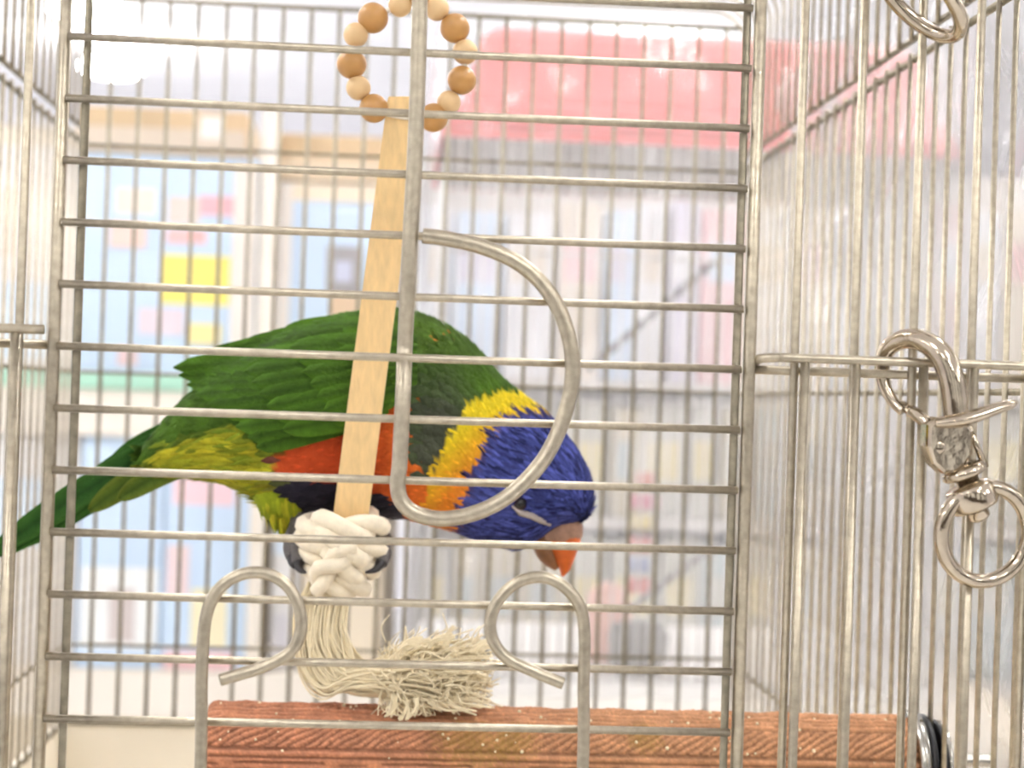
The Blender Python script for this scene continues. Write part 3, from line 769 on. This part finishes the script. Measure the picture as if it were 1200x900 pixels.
# ------------------------------------------------------------------ the pink-roofed cage behind
Y1 = 67.0; S1 = F/(Y1-CAM[1])
def X1(px, py=450, Y=Y1): return U(px, py, Y)[0]
def Z1(py, px=700, Y=Y1): return U(px, py, Y)[2]
cx0, cx1 = X1(516), X1(1105); cz0, cz1 = Z1(835), Z1(168); DY = 24
c2 = empty('pink_roofed_cage', ((cx0+cx1)/2, Y1+DY/2, ZT), 'smaller wire cage with pink plastic roof wrapped in clear film', 'cage')
pink = mat('pink_plastic', '#e87a74', .35, 0, .05, 10)
white_p = mat('white_plastic', '#efece6', .4, 0, .03, 10)
obj('tray', tray(cx0-.3, cx1+.3, Y1-.3, Y1+DY+.3, ZT, Z1(800), .25), white_p, c2, False)
wire2 = mat('white_wire', '#d6d3cf', .45, .4, .05, 50)
fp = obj('front_panel', join(*[tube([(cx0, Y1, z), (cx1, Y1, z)], .1, 8) for z in (Z1(800), Z1(640), Z1(470), Z1(300), cz1)]), wire2, c2)
nb = 40
for k in range(nb+1): x = cx0+(cx1-cx0)*k/nb; bar((x, Y1-.1, Z1(800)), (x, Y1-.1, cz1), .07, wire2, fp, 'bar', 6)
for sx in (cx0, cx1):
    sp = obj('side_panel', join(*[tube([(sx, Y1, z), (sx, Y1+DY, z)], .1, 8) for z in (Z1(800), Z1(470), cz1)]), wire2, c2)
    for k in range(1, 34): y = Y1+DY*k/34; bar((sx, y, Z1(800)), (sx, y, cz1), .07, wire2, sp, 'bar', 6)
def roof():
    lv = [(168, 0, .3), (160, -.1, .3), (150, .3, 0), (128, .9, .3), (124, 1.2, .6), (118, 1.2, .6), (60, 1.9, 1.4), (40, 2.3, 2.0), (26, 3.2, 3.0), (22, 4.4, 4.2)]
    V, Fc = [], []; n = 4
    for (py, ix, iy) in lv:
        z = Z1(py, 700)
        V += [(cx0-.4+ix, Y1-.5+iy, z), (cx1+.4-ix, Y1-.5+iy, z), (cx1+.4-ix, Y1+DY+.5-iy, z), (cx0-.4+ix, Y1+DY+.5-iy, z)]
    for i in range(len(lv)-1):
        for k in range(n): l = (k+1) % n; Fc.append([i*n+k, i*n+l, (i+1)*n+l, (i+1)*n+k])
    Fc.append([3, 2, 1, 0]); Fc.append([(len(lv)-1)*n+k for k in range(n)])
    return V, Fc
rv_, rf_ = roof()
obj('roof', (rv_, rf_[:-2]+rf_[-1:]), pink, c2, False)
obj('roof_liner', box(cx0, cx1, Y1, Y1+DY, cz1+.05, cz1+.3), mat('grey_liner', '#b9b1ac', .7, 0, .1, 30), c2, False)
obj('floor_mat', box(cx0+.3, cx1-.3, Y1+.3, Y1+DY-.3, ZT+.3, Z1(797)), white_p, c2, False)
def wrapfilm():
    V, Fc = [], []
    ph = RNG.uniform(0, 6.28, 14); kk = RNG.uniform(-1.3, 1.3, (14, 2)); am = RNG.uniform(.03, .14, 14)
    loopp = [(cx0-.7, Y1+DY*.8, 0), (cx0-.9, Y1+2, 0), (cx0-.2, Y1-1.3, 0), (cx1*.5+cx0*.5, Y1-1.6, 0), (cx1+.2, Y1-1.3, 0), (cx1+.9, Y1+2, 0), (cx1+.7, Y1+DY*.8, 0)]
    sp = spline(loopp, 22); NZ = 60; z0, z1 = Z1(812), Z1(8)
    for i, p in enumerate(sp):
        for j in range(NZ+1):
            z = z0+(z1-z0)*j/NZ; s = i*.9
            d = sum(am[q]*math.sin(kk[q, 0]*s+kk[q, 1]*z+ph[q]) for q in range(14))
            top_in = max(0, (j/NZ-.8))*9
            V.append((p[0]+d*.3+(top_in*.35 if p[0] < (cx0+cx1)/2-3 else (-top_in*.35 if p[0] > (cx0+cx1)/2+3 else 0)), p[1]+d+top_in*.9, z))
    for i in range(len(sp)-1):
        for j in range(NZ): a = i*(NZ+1)+j; Fc.append([a, a+1, a+NZ+2, a+NZ+1])
    return V, Fc
obj('film_wrap', wrapfilm(), film('wrap_film', .27, .12, (.72, .72, .74), .9, 16, (1, 1, .7)), c2)
# things in that cage
rodm = mat('dark_dowel', '#7c7672', .6)
for (a, b, ya, yb, lab) in (((690, 432), (836, 308), 72, 80, 'dark dowel perch slanting under the pink roof'), ((738, 714), (842, 636), 72, 78, 'short dark dowel perch slanting low above the grey bowl')):
    tag(obj('dowel_perch', tube([U(*a, ya), U(*b, yb)], .22, 10), rodm), lab, 'perch')
ct = empty('block_toy', U(748, 700, 76), 'string of red, yellow and blue wooden blocks in the pink-roofed cage', 'bird toy')
obj('string', tube([U(768, 240, 76), U(758, 545, 76), U(750, 700, 76)], .06, 6), mat('white_cord', '#efe8da', .7), ct)
for k, (h, py) in enumerate((('#d99a88', 562), ('#d3929c', 588), ('#dccb90', 612), ('#d3908a', 638), ('#a2abc6', 662), ('#d68a80', 686))):
    p = U(758-k*2.0, py, 76); w = .85 if k % 2 else .65
    obj('block', rbox(p[0]-w, p[0]+w, 76-.6, 76+.6, p[2]-.45, p[2]+.45, .12), mat('block_%d' % k, h, .5), ct)
zfl = Z1(797)
pb = U(712, 718, 74)
tag(obj('pink_toy', lathe((pb[0], 74, zfl), (0, 0, 1), [(0, .9), (.1, 1.2), (1.5, 1.35), (3.0, 1.5), (4.0, 1.3), (4.6, .8), (4.85, .2)], 24), mat('pink_rubber', '#eebfae', .6)), 'pale pink round-topped toy standing behind the grey food bowl', 'toy')
gb = U(747, 777, 70)
fb = obj('food_bowl', lathe((gb[0], 70, zfl), (0, 0, 1), [(0, .9), (.1, 1.3), (.6, 1.65), (2.2, 1.8), (2.8, 1.6), (2.8, 1.4), (1.5, 1.4), (.5, 1.2), (.4, .2)], 28), mat('grey_bowl', '#86817a', .6)); tag(fb, 'grey round food bowl standing in the pink-roofed cage', 'bowl')

# ------------------------------------------------------------------ shelf racks at the back of the shop
def carton(name, px0, px1, py0, py1, Y, dep, m, label, group=None, prints=(), zs=None):
    mx, my = (px0+px1)/2, (py0+py1)/2
    x0, x1 = U(px0, my, Y)[0], U(px1, my, Y)[0]; z0, z1 = U(mx, py1, Y)[2], U(mx, py0, Y)[2]
    if zs is not None: z0 = zs+.03
    if name == 'lower_carton': z1 = Z2(441)-5.45
    e = empty(name, ((x0+x1)/2, Y+dep/2, z0), label, 'box', group)
    b = obj('carton_body', rbox(x0, x1, Y, Y+dep, z0, z1, .15), m, e)
    for ip, (a, b2, c, d, h) in enumerate(prints):
        q0, q1 = U(a, my, Y)[0], U(b2, my, Y)[0]; w0, w1 = U(mx, d, Y)[2], U(mx, c, Y)[2]
        obj('printed_panel', box(max(q0, x0+.1), min(q1, x1-.1), Y-.06-.03*ip, Y+.02, max(w0, z0+.1), min(w1, z1-.1)), mat('print_'+h[1:], h, .6), e, False)
    return (x0, x1, z0, z1)
lb = mat('pale_blue_card', '#cbdff3', .55, 0, .03, 6); wc = mat('white_card', '#e6e4e2', .55); tan = mat('tan_card', '#c8b08c', .7, 0, .14, 14); cream = mat('cream_card', '#eaddc6', .7, 0, .04, 10)
Y2 = 118.0
def Z2(py, px=250): return U(px, py, Y2)[2]
def X2(px): return U(px, 450, Y2)[0]
rk = empty('shelf_rack', (X2(180), Y2+8, ZF), 'white shop shelf rack with pale green price rail behind the cage', 'shelf')
rm = mat('rack_white', '#efe7da', .5, 0, .02, 5); rail_m = mat('price_rail', '#a9d6bf', .4)
xa, xb = X2(-140), X2(462)
for (py, th) in ((441, 5.4), (786, 4)):
    s = obj('shelf_board', box(xa, xb, Y2-1, Y2+18, Z2(py)-th, Z2(py)), rm, rk, False)
    if py < 700: obj('price_rail', rbox(xa, xb, Y2-1.5, Y2-1, Z2(py)-1.4, Z2(py)+.1, .1), rail_m, s)
obj('back_board', box(xa, xb, Y2+18, Y2+19, ZF, Z2(120)), mat('rack_back', '#eadfce', .6), rk, False)
obj('upright', rbox(X2(299), X2(316), Y2-.9, Y2+1, Z2(786)+.1, Z2(128, 300), .2), rm, rk)
for px in (-140, 456): obj('upright', box(X2(px), X2(px)+1.2, Y2+16, Y2+18, ZF, Z2(120)), rm, rk, False)
obj('plinth', box(xa, xb, Y2-1, Y2+18, ZF, Z2(786)-4), mat('rack_base', '#d9ccb4', .6), rk, False)
Yc = Y2
TOPZ = [0, 0]
TOPZ[0] = carton('display_carton', 92, 301, 181, 441, Yc, 9, lb, 'pale blue display carton with a big yellow square and pink prints', None,
       [(188, 270, 298, 356, '#f2e47c'), (133, 180, 222, 252, '#ede4d8'), (195, 232, 230, 262, '#e0d5cc'), (232, 272, 228, 250, '#e9b6bd'), (195, 240, 268, 284, '#edbdbb'), (128, 170, 262, 292, '#eed3c8'), (165, 218, 362, 392, '#e2d6de'), (222, 262, 378, 402, '#f0e2a2'), (142, 165, 408, 430, '#e0c8ca'), (272, 300, 190, 440, '#ece5dc')], zs=Z2(441))[3]
carton('display_carton', -60, 88, 170, 441, Yc, 9, wc, 'white display carton standing at the rack end beside the yellow-square carton', None, [(-40, 20, 220, 300, '#f2d9cf'), (0, 70, 330, 420, '#d4e4f2')], zs=Z2(441))
TOPZ[1] = carton('display_carton', 318, 448, 214, 441, Yc+2, 8, lb, 'pale blue display carton with a grey animal picture, top tan', None,
       [(382, 424, 288, 345, '#a09ea0'), (392, 412, 305, 330, '#c9cfe0'), (388, 430, 345, 372, '#d8bfa0'), (318, 340, 216, 440, '#f4efe8'), (340, 448, 216, 236, '#efe2cc'), (345, 380, 380, 420, '#eef2f6')], zs=Z2(441))[3]
carton('cardboard_tray', 92, 290, 127, 180, Yc-.5, 9.5, tan, 'tan cardboard tray on top of the yellow-square carton', None, [(92, 290, 150, 178, '#d3c6b4'), (235, 262, 134, 160, '#f0ece6')], zs=TOPZ[0])
carton('cardboard_tray', 314, 450, 158, 213, Yc+1.5, 8.5, tan, 'tan cardboard tray on top of the animal-picture carton', None, [(314, 450, 186, 213, '#dccbb0')], zs=TOPZ[1])
carton('lower_carton', 92, 190, 520, 786, Yc, 9, lb, 'tall pale blue carton on the bottom shelf with a white lower half', None, [(96, 186, 665, 760, '#eef0ee'), (130, 160, 690, 752, '#cfc4c0')], zs=Z2(786))
carton('lower_carton', 192, 291, 520, 786, Yc, 9, lb, 'tall pale blue carton on the bottom shelf with pink and yellow prints', None, [(200, 272, 558, 592, '#efd0d6'), (196, 222, 640, 700, '#ead5d6'), (226, 268, 690, 760, '#efe6c2'), (196, 280, 764, 784, '#efc8c8')], zs=Z2(786))
carton('lower_carton', 318, 350, 545, 786, Yc+1, 8, wc, 'narrow white carton on the bottom shelf', None, [(320, 346, 560, 650, '#d9e6f4'), (322, 340, 720, 770, '#d5d3d8')], zs=Z2(786))
carton('lower_carton', 354, 448, 560, 786, Yc+1, 8, cream, 'cream carton on the bottom shelf behind the hanging rope', None, [(360, 440, 580, 640, '#cfe0ee')], zs=Z2(786))
carton('lower_carton', -60, 88, 530, 786, Yc, 9, wc, 'wide white carton at the rack end on the bottom shelf', None, [(-30, 60, 560, 640, '#d7e6f4')], zs=Z2(786))
# second rack, behind the pink-roofed cage
Y3 = 128.0
def Z3(py, px=700): return U(px, py, Y3)[2]
def X3(px): return U(px, 450, Y3)[0]
r2 = empty('shelf_rack', (X3(850), Y3+8, ZF), 'grey shop shelf rack standing behind the pink-roofed cage', 'shelf')
gm = mat('rack_grey', '#c9c4bd', .6, 0, .04, 5); xa, xb = X3(488), X3(1500)
for py in (446, 606, 790): obj('shelf_board', box(xa, xb, Y3-1, Y3+16, Z3(py)-1, Z3(py)), gm, r2, False)
obj('back_board', box(xa, xb, Y3+16, Y3+17, ZF, Z3(160)), mat('rack_back_grey', '#d4cfca', .6), r2, False)
for px in (488, 985, 1490): obj('upright', box(X3(px), X3(px)+1.2, Y3+14, Y3+16, ZF, Z3(160)), gm, r2, False)
obj('plinth', box(xa, xb, Y3-1, Y3+16, ZF, Z3(790)-1), mat('rack_base_grey', '#cfc6b6', .6), r2, False)
pal = [('white', '#dedfe2'), ('pale blue', '#c6d5e6'), ('cream', '#ddd3c4'), ('lilac', '#cfcbd8'), ('pink', '#dfbcbd')]
rows = [(446, 236, 'top', [0, 1, 0, 2, 1, 0, 3, 4, 0, 2, 1, 0, 4, 0, 2]), (606, 468, 'middle', None), (790, 626, 'bottom', None)]
pal2 = [('light grey', '#bfbdb2'), ('beige', '#c6bda6'), ('yellow', '#d6caa0'), ('blue-grey', '#b4bcbb'), ('dusty pink', '#cbb3a8')]
for (pb_, pt, rn, seq) in rows:
    px = 492; k = 0
    while px < 1240:
        w = int(RNG.choice([38, 46, 54, 62])); pl = pal if rn == 'top' else pal2
        ci = seq[k % 15] if seq else int(RNG.choice(5, p=[.36, .26, .1, .2, .08]))
        nm, h = pl[ci]
        carton('shelf_carton', px, px+w-4, pt+int(RNG.integers(0, 16)), pb_, Y3+1, 8, mat('carton_'+nm.replace(' ', '_'), h, .6), '%s carton in the row on the %s shelf of the grey rack' % (nm, rn), '%s cartons on the %s shelf' % (nm, rn),
               [(px+6, px+w-12, pt+50, pt+95, pl[(ci+2) % 5][1])], zs=Z3(pb_))
        px += w; k += 1
